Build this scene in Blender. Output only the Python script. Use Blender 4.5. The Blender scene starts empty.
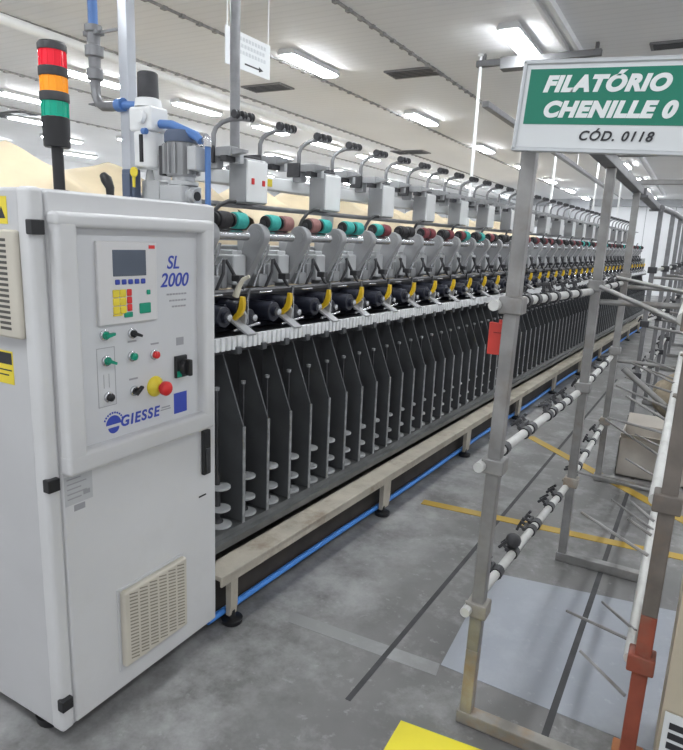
import bpy, bmesh, math, random
from mathutils import Vector, Matrix
random.seed(7)
PI = math.pi
sc = bpy.context.scene
COL = sc.collection
FZ = -0.06            # floor height in the measured frame; everything is lifted by 0.06 at the end

# ------------------------------------------------------------------ materials
MATS = {}
def mat(name, rgb, rough=0.5, metal=0.0, var=0.06, scale=6.0, bump=0.0, bscale=60.0, emit=None, estr=0.0, dirt=None, dscale=3.0, damt=0.5, stretch=None, spec=0.5):
    if name in MATS: return MATS[name]
    m = bpy.data.materials.new(name); m.use_nodes = True
    nt = m.node_tree; N = nt.nodes; L = nt.links
    b = N['Principled BSDF']
    tc = N.new('ShaderNodeTexCoord'); mp = N.new('ShaderNodeMapping')
    L.new(tc.outputs['Object'], mp.inputs['Vector'])
    if stretch: mp.inputs['Scale'].default_value = stretch
    nz = N.new('ShaderNodeTexNoise'); nz.inputs['Scale'].default_value = scale; nz.inputs['Detail'].default_value = 5
    L.new(mp.outputs['Vector'], nz.inputs['Vector'])
    cr = N.new('ShaderNodeValToRGB')
    cr.color_ramp.elements[0].position = 0.3; cr.color_ramp.elements[1].position = 0.7
    lo = [max(0, c*(1-var)) for c in rgb]; hi = [min(1, c*(1+var)) for c in rgb]
    cr.color_ramp.elements[0].color = (*lo, 1); cr.color_ramp.elements[1].color = (*hi, 1)
    L.new(nz.outputs['Fac'], cr.inputs['Fac'])
    out = cr.outputs['Color']
    if dirt:
        n2 = N.new('ShaderNodeTexNoise'); n2.inputs['Scale'].default_value = dscale; n2.inputs['Detail'].default_value = 8; n2.inputs['Roughness'].default_value = .65
        L.new(mp.outputs['Vector'], n2.inputs['Vector'])
        r2 = N.new('ShaderNodeValToRGB'); r2.color_ramp.elements[0].position = 0.52; r2.color_ramp.elements[1].position = 0.72
        r2.color_ramp.elements[0].color = (0, 0, 0, 1); r2.color_ramp.elements[1].color = (damt, damt, damt, 1)
        L.new(n2.outputs['Fac'], r2.inputs['Fac'])
        mx = N.new('ShaderNodeMixRGB'); mx.inputs['Color2'].default_value = (*dirt, 1)
        L.new(r2.outputs['Color'], mx.inputs['Fac']); L.new(out, mx.inputs['Color1']); out = mx.outputs['Color']
    L.new(out, b.inputs['Base Color'])
    b.inputs['Roughness'].default_value = rough; b.inputs['Metallic'].default_value = metal
    b.inputs['Specular IOR Level'].default_value = spec
    if bump:
        n3 = N.new('ShaderNodeTexNoise'); n3.inputs['Scale'].default_value = bscale; n3.inputs['Detail'].default_value = 4
        L.new(mp.outputs['Vector'], n3.inputs['Vector'])
        bp = N.new('ShaderNodeBump'); bp.inputs['Strength'].default_value = bump; bp.inputs['Distance'].default_value = 0.01
        L.new(n3.outputs['Fac'], bp.inputs['Height']); L.new(bp.outputs['Normal'], b.inputs['Normal'])
    if emit:
        b.inputs['Emission Color'].default_value = (*emit, 1); b.inputs['Emission Strength'].default_value = estr
    MATS[name] = m
    return m

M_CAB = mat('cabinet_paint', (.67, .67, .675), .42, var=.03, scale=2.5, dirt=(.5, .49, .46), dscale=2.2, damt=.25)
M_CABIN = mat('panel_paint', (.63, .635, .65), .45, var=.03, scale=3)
M_CABSIDE = mat('cabinet_side_shaded', (.56, .56, .57), .45, var=.04, scale=3)  # cabinet paint toned darker, the side's shade put into the colour
M_GRILLE = mat('beige_plastic', (.60, .56, .48), .5, var=.05)
M_SLOT = mat('slot_shadow', (.10, .095, .085), .8)
M_BLACK = mat('black_plastic', (.016, .016, .018), .4)
M_DARK = mat('dark_steel', (.06, .06, .065), .45, metal=.3, var=.2, scale=20)
M_NAVY = mat('navy_black', (.018, .02, .032), .35, var=.3, scale=25)
M_SEP = mat('separator_dark', (.105, .110, .116), .38, metal=.2, var=.18, scale=5, dirt=(.09, .09, .09), dscale=9, damt=.4)
M_EDGE = mat('pale_edge', (.36, .37, .38), .4, metal=.3, var=.3, scale=30)  # paler metal than the separator faces
M_GREY = mat('machine_grey', (.36, .365, .375), .42, var=.06, scale=8)
M_LGREY = mat('light_machine_grey', (.52, .53, .54), .45, var=.05, scale=6)
M_PALE = mat('pale_grey_box', (.86, .87, .87), .5, var=.04, scale=6)
M_STEEL = mat('bright_steel', (.62, .63, .65), .25, metal=.85, var=.1, scale=12)
M_ROD = mat('grey_rod', (.24, .24, .25), .4, metal=.5, var=.15, scale=15)
M_GALVD = mat('dark_worn_post', (.20, .175, .155), .55, metal=.3, var=.25, scale=9, dirt=(.30, .20, .13), dscale=5, damt=.6)
M_GALV = mat('galvanised', (.30, .295, .29), .45, metal=.45, var=.22, scale=9, dirt=(.20, .16, .12), dscale=6, damt=.5)
M_GALVR = mat('galvanised_rusty', (.33, .31, .28), .55, metal=.3, var=.25, scale=9, dirt=(.36, .20, .07), dscale=4, damt=.85)
M_RED = mat('rust_red_paint', (.30, .075, .045), .55, var=.22, scale=10, dirt=(.22, .14, .10), dscale=7, damt=.6)
M_WTUBE = mat('white_tube', (.60, .60, .58), .4, var=.1, scale=8, dirt=(.35, .33, .30), dscale=9, damt=.5)
M_WRAIL = mat('white_rail', (.80, .81, .82), .45, var=.1, scale=30)
M_CREAM = mat('cream_paint_worn', (.47, .43, .36), .55, var=.14, scale=7, dirt=(.20, .13, .08), dscale=5, damt=.75, bump=.2)
M_BROWN = mat('dark_brown_web', (.040, .033, .027), .7, var=.25, scale=8)
M_BLUE = mat('blue_hose', (.08, .30, .85), .4, var=.08)
M_BLUEP = mat('blue_pipe', (.10, .22, .52), .4, var=.08)
M_BLUED = mat('grey_blue_paint', (.10, .13, .20), .5, var=.1)
M_YEL = mat('yellow_plastic', (.80, .52, .02), .4, var=.06)
M_YELS = mat('yellow_sticker', (.85, .68, .05), .5, var=.04)
M_TEAL = mat('turquoise_yarn', (.05, .42, .38), .8, var=.15, scale=40, bump=.4, bscale=200)
M_MAROON = mat('brown_pink_yarn', (.34, .17, .16), .8, var=.15, scale=40, bump=.4, bscale=200)
M_BLKY = mat('charcoal_yarn', (.035, .033, .036), .85, var=.2, scale=40, bump=.4, bscale=200)
M_WINE = mat('wine_yarn', (.22, .05, .06), .85, var=.2, scale=40, bump=.4, bscale=200)
M_CREAMY = mat('cream_plastic', (.72, .68, .55), .5, var=.05)
M_REDB = mat('red_plastic', (.72, .03, .03), .35)
M_GRNB = mat('green_plastic', (.0, .30, .18), .35)
M_INK = mat('blue_ink', (.04, .07, .42), .5)
M_INKK = mat('black_ink', (.03, .03, .035), .6)
M_INKG = mat('grey_ink', (.35, .35, .37), .6)
M_HMI = mat('keypad_face', (.68, .67, .67), .45, var=.02)
M_SCREEN = mat('screen', (.09, .11, .15), .2, var=.08)
M_SIGNW = mat('sign_white', (.74, .76, .77), .35, var=.02)
M_SIGNG = mat('sign_green', (.012, .21, .135), .35, var=.04)
M_SIGNT = mat('sign_text_white', (.85, .87, .87), .4, var=.01)
M_FRAMEAL = mat('sign_aluminium', (.62, .64, .66), .3, metal=.4)
M_LR = mat('beacon_red', (.75, .02, .04), .15, emit=(1, .02, .05), estr=.25)
M_LO = mat('beacon_orange', (.90, .33, .02), .15, emit=(1, .35, .02), estr=.3)
M_LG = mat('beacon_green', (.0, .36, .24), .15, emit=(0, .5, .3), estr=.12)
M_TARP = mat('beige_tarp', (.62, .52, .36), .7, var=.10, scale=2.5, bump=.3, bscale=6)
M_CARD = mat('cardboard', (.50, .44, .34), .8, var=.08, scale=5)
M_CARDG = mat('dusty_cardboard', (.50, .46, .41), .8, var=.1, scale=6)
M_SACK = mat('beige_sack', (.45, .38, .28), .9, var=.2, scale=14, bump=.6, bscale=25)
M_LAMP = mat('lamp_diffuser', (.9, .9, .9), .4, emit=(.93, .97, 1.0), estr=58)
M_LAMPH = mat('lamp_housing', (.72, .73, .74), .45, var=.03)
M_VENT = mat('vent_grey', (.20, .20, .21), .6, var=.15)
M_CONDW = mat('white_conduit', (.88, .89, .90), .4, var=.04)
M_SEAM = mat('seam_rail', (.30, .295, .29), .6, var=.35, scale=18)
M_TAG = mat('red_tag', (.62, .05, .035), .45, var=.08)
M_WALL = mat('white_wall', (.86, .87, .89), .7, var=.03, scale=.6)
M_COLM = mat('grey_column', (.40, .41, .43), .7, var=.05)

# concrete floor
def floor_mat(name, base, light, dark, lightamt, dust=False):
    m = bpy.data.materials.new(name); m.use_nodes = True
    nt = m.node_tree; N = nt.nodes; L = nt.links; b = N['Principled BSDF']
    tc = N.new('ShaderNodeTexCoord')
    def noise(s, d=8, r=.6):
        n = N.new('ShaderNodeTexNoise'); n.inputs['Scale'].default_value = s; n.inputs['Detail'].default_value = d; n.inputs['Roughness'].default_value = r
        L.new(tc.outputs['Object'], n.inputs['Vector']); return n.outputs['Fac']
    def ramp(f, a, bb, c0, c1):
        r = N.new('ShaderNodeValToRGB'); r.color_ramp.elements[0].position = a; r.color_ramp.elements[1].position = bb
        r.color_ramp.elements[0].color = (*c0, 1); r.color_ramp.elements[1].color = (*c1, 1); L.new(f, r.inputs['Fac']); return r.outputs['Color']
    def mix(f, a, bb):
        x = N.new('ShaderNodeMixRGB'); L.new(f, x.inputs['Fac']); L.new(a, x.inputs['Color1'])
        if isinstance(bb, tuple): x.inputs['Color2'].default_value = (*bb, 1)
        else: L.new(bb, x.inputs['Color2'])
        return x.outputs['Color']
    c = ramp(noise(1.3), .3, .7, dark, base)
    c = mix(ramp(noise(3.5, 10, .7), .5, .75, (0, 0, 0), (lightamt,)*3), c, light)
    c = mix(ramp(noise(22, 4, .6), .62, .72, (0, 0, 0), (.35,)*3), c, light)
    if dust:
        sx = N.new('ShaderNodeSeparateXYZ'); L.new(tc.outputs['Object'], sx.inputs['Vector'])
        mr = N.new('ShaderNodeMapRange'); mr.inputs['From Min'].default_value = -.85; mr.inputs['From Max'].default_value = -1.45
        mr.interpolation_type = 'SMOOTHSTEP'; L.new(sx.outputs['X'], mr.inputs['Value'])
        mu = N.new('ShaderNodeMath'); mu.operation = 'MULTIPLY'; L.new(mr.outputs['Result'], mu.inputs[0])
        L.new(ramp(noise(2.2, 10, .7), .38, .62, (0, 0, 0), (.85,)*3), mu.inputs[1])
        c = mix(mu.outputs[0], c, light)
    L.new(c, b.inputs['Base Color'])
    b.inputs['Roughness'].default_value = .55
    bp = N.new('ShaderNodeBump'); bp.inputs['Strength'].default_value = .08; L.new(noise(40), bp.inputs['Height']); L.new(bp.outputs['Normal'], b.inputs['Normal'])
    return m
M_FLOOR = floor_mat('concrete', (.205, .20, .198), (.46, .46, .46), (.135, .132, .13), .6, True)
M_PATCH = floor_mat('blue_grey_floor_paint', (.35, .37, .41), (.46, .48, .51), (.30, .32, .36), .4)
M_DUSTY = floor_mat('dusty_concrete', (.31, .31, .31), (.44, .445, .45), (.24, .24, .24), .7)
M_YLINE = floor_mat('yellow_floor_line', (.52, .33, .035), (.46, .36, .16), (.42, .27, .03), .5)
M_YBRIGHT = mat('yellow_floor_paint', (.86, .74, .03), .5, var=.04)
M_DARKSTRIP = mat('floor_strip_dark', (.050, .050, .053), .7, var=.25, scale=8)  # dark tone of the two long floor strips

# ceiling: panels whose fine ribs run across the hall
def ceil_mat():
    m = bpy.data.materials.new('ceiling_panels'); m.use_nodes = True
    nt = m.node_tree; N = nt.nodes; L = nt.links; b = N['Principled BSDF']
    tc = N.new('ShaderNodeTexCoord')
    w = N.new('ShaderNodeTexWave'); w.wave_type = 'BANDS'; w.bands_direction = 'Y'; w.inputs['Scale'].default_value = 2.6; w.inputs['Distortion'].default_value = .3
    L.new(tc.outputs['Object'], w.inputs['Vector'])
    n = N.new('ShaderNodeTexNoise'); n.inputs['Scale'].default_value = .5; n.inputs['Detail'].default_value = 6; L.new(tc.outputs['Object'], n.inputs['Vector'])
    r = N.new('ShaderNodeValToRGB'); r.color_ramp.elements[0].color = (.82, .82, .825, 1); r.color_ramp.elements[1].color = (.89, .89, .895, 1)
    r.color_ramp.elements[0].position = .3; r.color_ramp.elements[1].position = .7
    L.new(n.outputs['Fac'], r.inputs['Fac'])
    r2 = N.new('ShaderNodeValToRGB'); r2.color_ramp.elements[0].position = 0; r2.color_ramp.elements[1].position = .22
    r2.color_ramp.elements[0].color = (.95, .95, .95, 1); r2.color_ramp.elements[1].color = (1, 1, 1, 1); L.new(w.outputs['Fac'], r2.inputs['Fac'])
    mx = N.new('ShaderNodeMixRGB'); mx.blend_type = 'MULTIPLY'; mx.inputs['Fac'].default_value = 1
    L.new(r.outputs['Color'], mx.inputs['Color1']); L.new(r2.outputs['Color'], mx.inputs['Color2']); L.new(mx.outputs['Color'], b.inputs['Base Color'])
    b.inputs['Roughness'].default_value = .6
    bp = N.new('ShaderNodeBump'); bp.inputs['Strength'].default_value = .05; bp.inputs['Distance'].default_value = .01
    L.new(w.outputs['Fac'], bp.inputs['Height']); L.new(bp.outputs['Normal'], b.inputs['Normal'])
    return m
M_CEIL = ceil_mat()

# ------------------------------------------------------------------ mesh builder
class MB:
    def __init__(s, off=(0, 0, 0)):
        s.bm = bmesh.new(); s.off = Vector(off)
    def _v(s, p): return s.bm.verts.new(Vector(p) - s.off)
    def box(s, x0, x1, y0, y1, z0, z1, bev=0.0, seg=2):
        vs = [s._v((x, y, z)) for x in (x0, x1) for y in (y0, y1) for z in (z0, z1)]
        fs = [(0, 1, 3, 2), (4, 6, 7, 5), (0, 4, 5, 1), (2, 3, 7, 6), (0, 2, 6, 4), (1, 5, 7, 3)]
        F = [s.bm.faces.new([vs[i] for i in f]) for f in fs]
        if bev > 0:
            es = list({e for f in F for e in f.edges})
            bmesh.ops.bevel(s.bm, geom=es, offset=bev, segments=seg, profile=.5, affect='EDGES')
        return s
    def prism(s, poly, axis, a, b, bev=0.0):
        # poly: 2-D outline in the two other axes (x: (y,z); y: (x,z); z: (x,y))
        def P(p, t):
            return (t, p[0], p[1]) if axis == 'x' else (p[0], t, p[1]) if axis == 'y' else (p[0], p[1], t)
        A = [s._v(P(p, a)) for p in poly]; B = [s._v(P(p, b)) for p in poly]
        n = len(poly); F = [s.bm.faces.new(A[::-1]), s.bm.faces.new(B)]
        for i in range(n):
            F.append(s.bm.faces.new([A[i], A[(i+1) % n], B[(i+1) % n], B[i]]))
        if bev > 0:
            es = list({e for f in F[:2] for e in f.edges})
            bmesh.ops.bevel(s.bm, geom=es, offset=bev, segments=2, profile=.5, affect='EDGES')
        return s
    def tube(s, pts, r, seg=10, cap=True):
        pts = [Vector(p) for p in pts]; rs = r if isinstance(r, (list, tuple)) else [r]*len(pts)
        rings = []; n = len(pts); up = None
        for i, p in enumerate(pts):
            d = (pts[min(i+1, n-1)] - pts[max(i-1, 0)])
            if d.length < 1e-9: d = Vector((0, 0, 1))
            d.normalize()
            if up is None:
                up = Vector((0, 0, 1)) if abs(d.z) < .9 else Vector((1, 0, 0))
            x = d.cross(up)
            if x.length < 1e-6: x = d.cross(Vector((0, 1, 0)))
            x.normalize(); y = x.cross(d).normalized(); up = y
            rings.append([s._v(p + (x*math.cos(2*PI*k/seg) + y*math.sin(2*PI*k/seg))*rs[i]) for k in range(seg)])
        for i in range(n-1):
            for k in range(seg):
                s.bm.faces.new([rings[i][k], rings[i][(k+1) % seg], rings[i+1][(k+1) % seg], rings[i+1][k]])
        if cap:
            s.bm.faces.new(rings[0][::-1]); s.bm.faces.new(rings[-1])
        return s
    def lathe(s, p0, d, prof, seg=20):
        # prof: list of (distance along d, radius)
        p0 = Vector(p0); d = Vector(d).normalized()
        pts = []; rs = []
        for t, r in prof: pts.append(p0 + d*t); rs.append(max(r, 1e-4))
        # straight axis so tube frames stay constant; separate coincident points
        up = Vector((0, 0, 1)) if abs(d.z) < .9 else Vector((1, 0, 0))
        x = d.cross(up).normalized(); y = x.cross(d).normalized(); rings = []
        for p, r in zip(pts, rs):
            rings.append([s._v(p + (x*math.cos(2*PI*k/seg) + y*math.sin(2*PI*k/seg))*r) for k in range(seg)])
        for i in range(len(rings)-1):
            for k in range(seg):
                s.bm.faces.new([rings[i][k], rings[i][(k+1) % seg], rings[i+1][(k+1) % seg], rings[i+1][k]])
        s.bm.faces.new(rings[0][::-1]); s.bm.faces.new(rings[-1])
        return s
    def cyl(s, p0, p1, r, seg=14, bev=0):
        p0 = Vector(p0); p1 = Vector(p1); h = (p1-p0).length
        if bev: return s.lathe(p0, p1-p0, [(0, r-bev), (bev, r), (h-bev, r), (h, r-bev)], seg)
        return s.lathe(p0, p1-p0, [(0, r), (h, r)], seg)
    def quad(s, a, b, c, d):
        s.bm.faces.new([s._v(p) for p in (a, b, c, d)]); return s
    def sphere(s, c, r, sub=2):
        r3 = bmesh.ops.create_icosphere(s.bm, subdivisions=sub, radius=r)
        for v in r3['verts']: v.co += Vector(c) - s.off
        return s
    def build(s, name, m, parent=None, angle=50, loc=None, rot=None):
        bmesh.ops.recalc_face_normals(s.bm, faces=s.bm.faces)
        me = bpy.data.meshes.new(name); s.bm.to_mesh(me); s.bm.free()
        for p in me.polygons: p.use_smooth = True
        me.set_sharp_from_angle(angle=math.radians(angle))
        me.materials.append(m)
        o = bpy.data.objects.new(name, me); COL.objects.link(o)
        wn = o.modifiers.new('weighted_normals', 'WEIGHTED_NORMAL'); wn.keep_sharp = True; wn.mode = 'FACE_AREA'
        if parent: o.parent = parent
        if loc is not None: o.location = loc
        if rot is not None: o.rotation_euler = rot
        return o

def tag(o, label=None, cat=None, group=None, kind=None):
    if label: o['label'] = label
    if cat: o['category'] = cat
    if group: o['group'] = group
    if kind: o['kind'] = kind
    return o
def thing(name, label, cat, loc=(0, 0, 0), rotz=0, group=None):
    o = bpy.data.objects.new(name, None); COL.objects.link(o)
    o.empty_display_size = .1; o.location = loc; o.rotation_euler = (0, 0, rotz)
    return tag(o, label, cat, group)
def kids(o): return [c for c in bpy.data.objects if c.parent == o]
CH = {}
def copy_tree(src, parent=None):
    c = src.copy(); COL.objects.link(c)
    if parent is not None: c.parent = parent
    if src not in CH: CH[src] = kids(src)
    for k in CH[src]: copy_tree(k, c)
    return c
def text(body, name, m, parent, size, matrix, align='CENTER', shear=0.0, bold=0.0, ext=.0006, space=1.0):
    cu = bpy.data.curves.new(name, 'FONT'); cu.body = body; cu.size = size; cu.align_x = align; cu.align_y = 'CENTER'
    cu.shear = shear; cu.offset = bold; cu.extrude = ext; cu.space_character = space
    cu.materials.append(m)
    t = bpy.data.objects.new(name, cu); COL.objects.link(t)
    bpy.context.view_layer.update()
    me = bpy.data.meshes.new_from_object(t.evaluated_get(bpy.context.evaluated_depsgraph_get()))
    bpy.data.objects.remove(t); bpy.data.curves.remove(cu)
    if not me.materials: me.materials.append(m)
    o = bpy.data.objects.new(name, me); COL.objects.link(o); o.parent = parent; o.matrix_local = matrix
    return o
ORD = ['first', 'second', 'third', 'fourth', 'fifth', 'sixth', 'seventh', 'eighth', 'ninth', 'tenth', 'eleventh', 'twelfth', 'thirteenth', 'fourteenth', 'fifteenth', 'sixteenth', 'seventeenth', 'eighteenth', 'nineteenth']
def ordinal(i):
    if i < 19: return ORD[i]
    t, u = divmod(i+1, 10)
    tens = {2: 'twent', 3: 'thirt', 4: 'fort'}[t]
    return tens + 'ieth' if u == 0 else tens + 'y-' + ORD[u-1]
def struct(o): o['kind'] = 'structure'; return o

# ------------------------------------------------------------------ setting
CZ = 3.5; FARY = 27.0; LX = -16.5; RX = 6.0; BY = -5.0
b = MB(); b.box(LX, RX, BY, FARY, FZ-.2, FZ); struct(b.build('floor', M_FLOOR))
b = MB(); b.box(LX, RX, BY, FARY, CZ, CZ+.1); struct(b.build('ceiling', M_CEIL))
b = MB(); b.box(LX-.1, RX+.1, FARY, FARY+.1, FZ, CZ); struct(b.build('wall_far', M_WALL))
b = MB(); b.box(LX-.1, LX, BY, FARY, FZ, CZ); struct(b.build('wall_left', M_WALL))
b = MB()
for x in range(-16, 6): b.box(x-.01, x+.01, FARY-.012, FARY, FZ, CZ)
struct(b.build('trim_1', M_COLM))
b = MB(); b.box(-4.75, -4.0, FARY-.5, FARY-.012, FZ, CZ); struct(b.build('pillar', M_COLM))
b = MB(); b.box(LX, RX, FARY-.35, FARY-.012, CZ-.25, CZ); struct(b.build('trim_2', M_COLM))
# floor markings and dark strips
def strip(p, q, w, m, name, h=.0015):
    p = Vector((*p, 0)); q = Vector((*q, 0)); d = (q-p).normalized(); n = Vector((-d.y, d.x, 0))*w/2
    bb = MB(); bb.prism([(p+n)[:2], (q+n)[:2], (q-n)[:2], (p-n)[:2]], 'z', FZ-.002, FZ+h)
    return struct(bb.build(name, m))
strip((-1.36, 3.62), (.6, 3.80), .075, M_YLINE, 'trim_3', .003)
strip((-1.1, 5.52), (.3, 4.18), .085, M_YLINE, 'trim_4', .003)
bb = MB(); bb.prism([(-.722, 2.99), (.35, 3.17), (.35, 2.12), (-.68, 2.156)], 'z', FZ-.002, FZ+.0012); struct(bb.build('trim_5', M_PATCH))
bb = MB(); bb.prism([(-.694, 1.793), (-.33, 1.826), (-.33, 1.30), (-.68, 1.30)], 'z', FZ-.002, FZ+.003); struct(bb.build('trim_6', M_YBRIGHT))
strip((-.243, 1.2), (-.150, 9.5), .025, M_DARKSTRIP, 'trim_7', .002)
strip((-.905, 1.78), (-.72, 8.8), .022, M_DARKSTRIP, 'trim_8', .002)
bb = MB(); bb.prism([(-1.40, 2.13), (-.685, 2.16), (-.673, 2.083), (-1.363, 2.056)], 'z', FZ-.002, FZ+.0012); struct(bb.build('trim_9', M_DUSTY))
# ceiling seam rails
k = 10
for x in (-4.3, -5.85, -7.9, -10.2, -2.85):
    bb = MB(); bb.box(x-.012, x+.012, -1, FARY-.4, CZ-.018, CZ+.01)
    y = 1.0
    while y < 22:
        bb.box(x-.022, x+.022, y, y+.05, CZ-.028, CZ+.005); y += .22
    struct(bb.build('trim_%d' % k, M_SEAM)); k += 1
bb = MB(); bb.cyl((-5.2, .5, CZ-.2), (-6.75, FARY-.4, CZ-.2), .045); struct(bb.build('trim_%d' % k, M_CONDW)); k += 1
bb = MB(); bb.box(-1.39, -1.35, 2, 24, CZ-.06, CZ, .004); bb.box(-1.30, -1.26, 2, 24, CZ-.06, CZ, .004); bb.box(-1.35, -1.30, 2, 24, CZ-.03, CZ); struct(bb.build('trim_%d' % k, M_CONDW)); k += 1
bb = MB(); bb.box(-2.26, -1.06, 6.61, 6.67, CZ-.12, CZ-.06, .006); bb.box(-2.0, -1.75, 6.57, 6.71, CZ-.17, CZ-.06, .004); bb.box(-2.2, -2.17, 6.62, 6.66, CZ-.08, CZ); bb.box(-1.12, -1.09, 6.62, 6.66, CZ-.08, CZ); struct(bb.build('trim_%d' % k, mat('dark_bracket', (.12, .12, .125), .6))); k += 1

# ------------------------------------------------------------------ ceiling lights
lamp0 = thing('ceiling_light', 'x', 'light', (0, 0, CZ))
bb = MB(); bb.prism([(-.08, 0), (-.10, -.035), (-.095, -.055), (.095, -.055), (.10, -.035), (.08, 0)], 'y', -.48, .48); bb.build('lamp_housing', M_LAMPH, lamp0)
bb = MB(); bb.box(-.085, .085, -.44, .44, -.078, -.05, .008); bb.build('diffuser', M_LAMP, lamp0)
rows = [(.95, 6.2, 3.15, 6, -2, 'in the unseen added row over the creel racks'),  # unseen lamp row, added to brighten the machine front and aisle
        (-1.72, 6.27, 3.15, 7, -2, 'in the row above the aisle'),
        (-4.0, 6.2, 3.2, 7, -2, 'in the wide-spaced row behind the machine'),
        (-6.95, 5.75, 1.9, 11, -1, 'in the close-set row by the white conduit'),
        (-9.0, 6.3, 3.2, 6, 0, 'in the fourth row from the aisle'),
        (-10.8, 7.6, 2.4, 6, 0, 'in the fifth row from the aisle'),
        (-12.3, 9.3, 2.4, 6, 0, 'in the sixth row, above the tarpaulins'),
        (-14.4, 9.0, 2.4, 5, 0, 'in the farthest row along the hall side')]
first = True
for X, Y0, dy, n, k0, where in rows:
    for i in range(k0, n):  # negative places extend the rows out of view, included for lighting
        o = lamp0 if first else copy_tree(lamp0); first = False
        o.location = (X, Y0 + i*dy, CZ)
        place = ordinal(i-k0)
        o['label'] = 'white ceiling light %s, %s along it' % (where, place)
        o['group'] = 'fluorescent ceiling lights'
# ceiling vents
def vent(x, y, w, d, label):
    t = thing('ceiling_vent', label, 'vent', (x, y, CZ), 0, 'dark ceiling vents')
    q = MB(); q.box(-w/2, w/2, -d/2, d/2, -.02, 0, .004); q.build('vent_frame', M_VENT, t)
    q = MB()
    for j in range(5): q.box(-w/2+.03, w/2-.03, -d/2+.03+j*(d-.06)/5, -d/2+.05+j*(d-.06)/5, -.028, -.018)
    q.build('vent_slats', M_DARK, t)
vent(-3.13, 7.02, .60, .34, 'dark slotted ceiling vent between the two brightest lamp rows')
vent(-5.2, 7.05, .62, .34, 'dark slotted ceiling vent beside the hanging arrow sign')
vent(-5.75, 13.0, .75, .5, 'dark slotted ceiling vent farthest down the hall')
vent(-.50, 6.92, .36, .22, 'dark slotted ceiling vent above the green sign')
vent(-10.75, 7.2, 1.0, .4, 'dark slotted ceiling vent left of the signal tower')
vent(-8.3, 7.2, .6, .4, 'dark slotted ceiling vent just right of the signal tower')

# ------------------------------------------------------------------ control cabinet
XC = -1.578
cab = thing('control_cabinet', 'white steel control cabinet with keypad panel at the near end of the spinning frame', 'control cabinet', (-1.83, 1.455, FZ))
o_ = (-1.83, 1.455, FZ)
def cb(): return MB(o_)
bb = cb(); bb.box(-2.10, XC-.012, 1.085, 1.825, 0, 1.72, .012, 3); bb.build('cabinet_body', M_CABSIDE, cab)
bb = cb(); bb.box(XC-.035, XC, 1.13, 1.825, .012, 1.716, .008, 3); door = bb.build('door', M_CAB, cab)
bb = cb(); bb.box(XC-.06, XC-.001, 1.078, 1.127, .005, 1.722, .014, 3); bb.build('corner_post', M_CAB, cab)
# raised bezel round the operator panel
bb = cb()
for (y0, y1, z0, z1) in ((1.130, 1.200, .885, 1.66), (1.722, 1.778, .885, 1.66)): bb.box(XC-.01, XC+.0395, y0, y1, z0, z1, .014, 3)
for (z0, z1) in ((.885, .952), (1.618, 1.66)): bb.box(XC-.012, XC+.0405, 1.1285, 1.7795, z0-.001, z1+.001, .014, 3)
bb.build('bezel', M_CAB, cab)
bb = cb(); bb.box(XC-.004, XC+.004, 1.19, 1.74, .93, 1.63); pan = bb.build('operator_panel', M_CABIN, cab)
XP = XC+.004
# keypad
bb = cb(); bb.box(XP-.002, XP+.012, 1.278, 1.517, 1.325, 1.582, .004); key = bb.build('keypad', M_HMI, cab)
XK = XP+.012
bb = cb(); bb.box(XK-.003, XK+.002, 1.335, 1.468, 1.475, 1.556, .001); bb.build('screen', M_SCREEN, key)
bb = cb()
for j in range(5): bb.box(XK-.001, XK+.004, 1.341+j*.026, 1.359+j*.026, 1.449, 1.465, .003)
bb.build('blue_keys', M_INK, key)
bb = cb()
for j in range(3):
    for i in range(2): bb.box(XK-.001, XK+.004, 1.330+i*.027, 1.355+i*.027, 1.410-j*.026, 1.434-j*.026, .003)
bb.box(XK-.001, XK+.004, 1.330, 1.365, 1.352, 1.357, .001)
bb.build('yellow_keys', M_YELS, key)
bb = cb()
for j in range(3): bb.box(XK-.001, XK+.004, 1.386, 1.405, 1.412-j*.024, 1.434-j*.024, .003)
bb.build('red_keys', M_REDB, key)
for (y0, y1, z0, z1) in ((1.372, 1.407, 1.344, 1.361), (1.436, 1.484, 1.352, 1.386), (1.468, 1.484, 1.412, 1.428)):
    bb = cb(); bb.box(XK-.001, XK+.004, y0, y1, z0, z1, .003); bb.build('green_key', M_GRNB, key)
bb = cb(); bb.box(XK-.001, XK+.001, 1.482, 1.508, 1.560, 1.571); bb.build('red_badge', M_REDB, key)
# push buttons and selectors
def ring(y, z, r=.017, m=M_STEEL):
    q = cb(); q.lathe((XP, y, z), (1, 0, 0), [(0, r), (.006, r), (.008, r*.85), (.008, r*.5)], 20); return q
def button(y, z, m, nm='push_button'):
    q = ring(y, z); base = q.build(nm, M_STEEL, cab)
    q = cb(); q.lathe((XP+.006, y, z), (1, 0, 0), [(0, .0125), (.012, .0125), (.014, .010), (.015, .002)], 18); q.build('button_cap', m, base)
def selector(y, z, m, ang):
    q = ring(y, z); base = q.build('selector_switch', M_STEEL, cab)
    q = cb(); q.lathe((XP+.006, y, z), (1, 0, 0), [(0, .013), (.008, .012)], 18)
    d = Vector((0, math.cos(ang), math.sin(ang))); n = Vector((0, -d.z, d.y)); c = Vector((XP+.014, y, z))
    a0 = c - d*.012; a1 = c + d*.024
    vs = [q._v(p) for p in (a0+n*.006, a0-n*.006, a1-n*.004, a1+n*.004, a0+n*.006+Vector((.014, 0, 0)), a0-n*.006+Vector((.014, 0, 0)), a1-n*.004+Vector((.012, 0, 0)), a1+n*.004+Vector((.012, 0, 0)))]
    for f in ((0, 1, 2, 3), (4, 5, 6, 7), (0, 1, 5, 4), (1, 2, 6, 5), (2, 3, 7, 6), (3, 0, 4, 7)): q.bm.faces.new([vs[i] for i in f])
    q.build('selector_knob', m, base)
selector(1.302, 1.295, M_GRNB, .15); selector(1.412, 1.288, M_BLACK, -.35)
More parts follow.
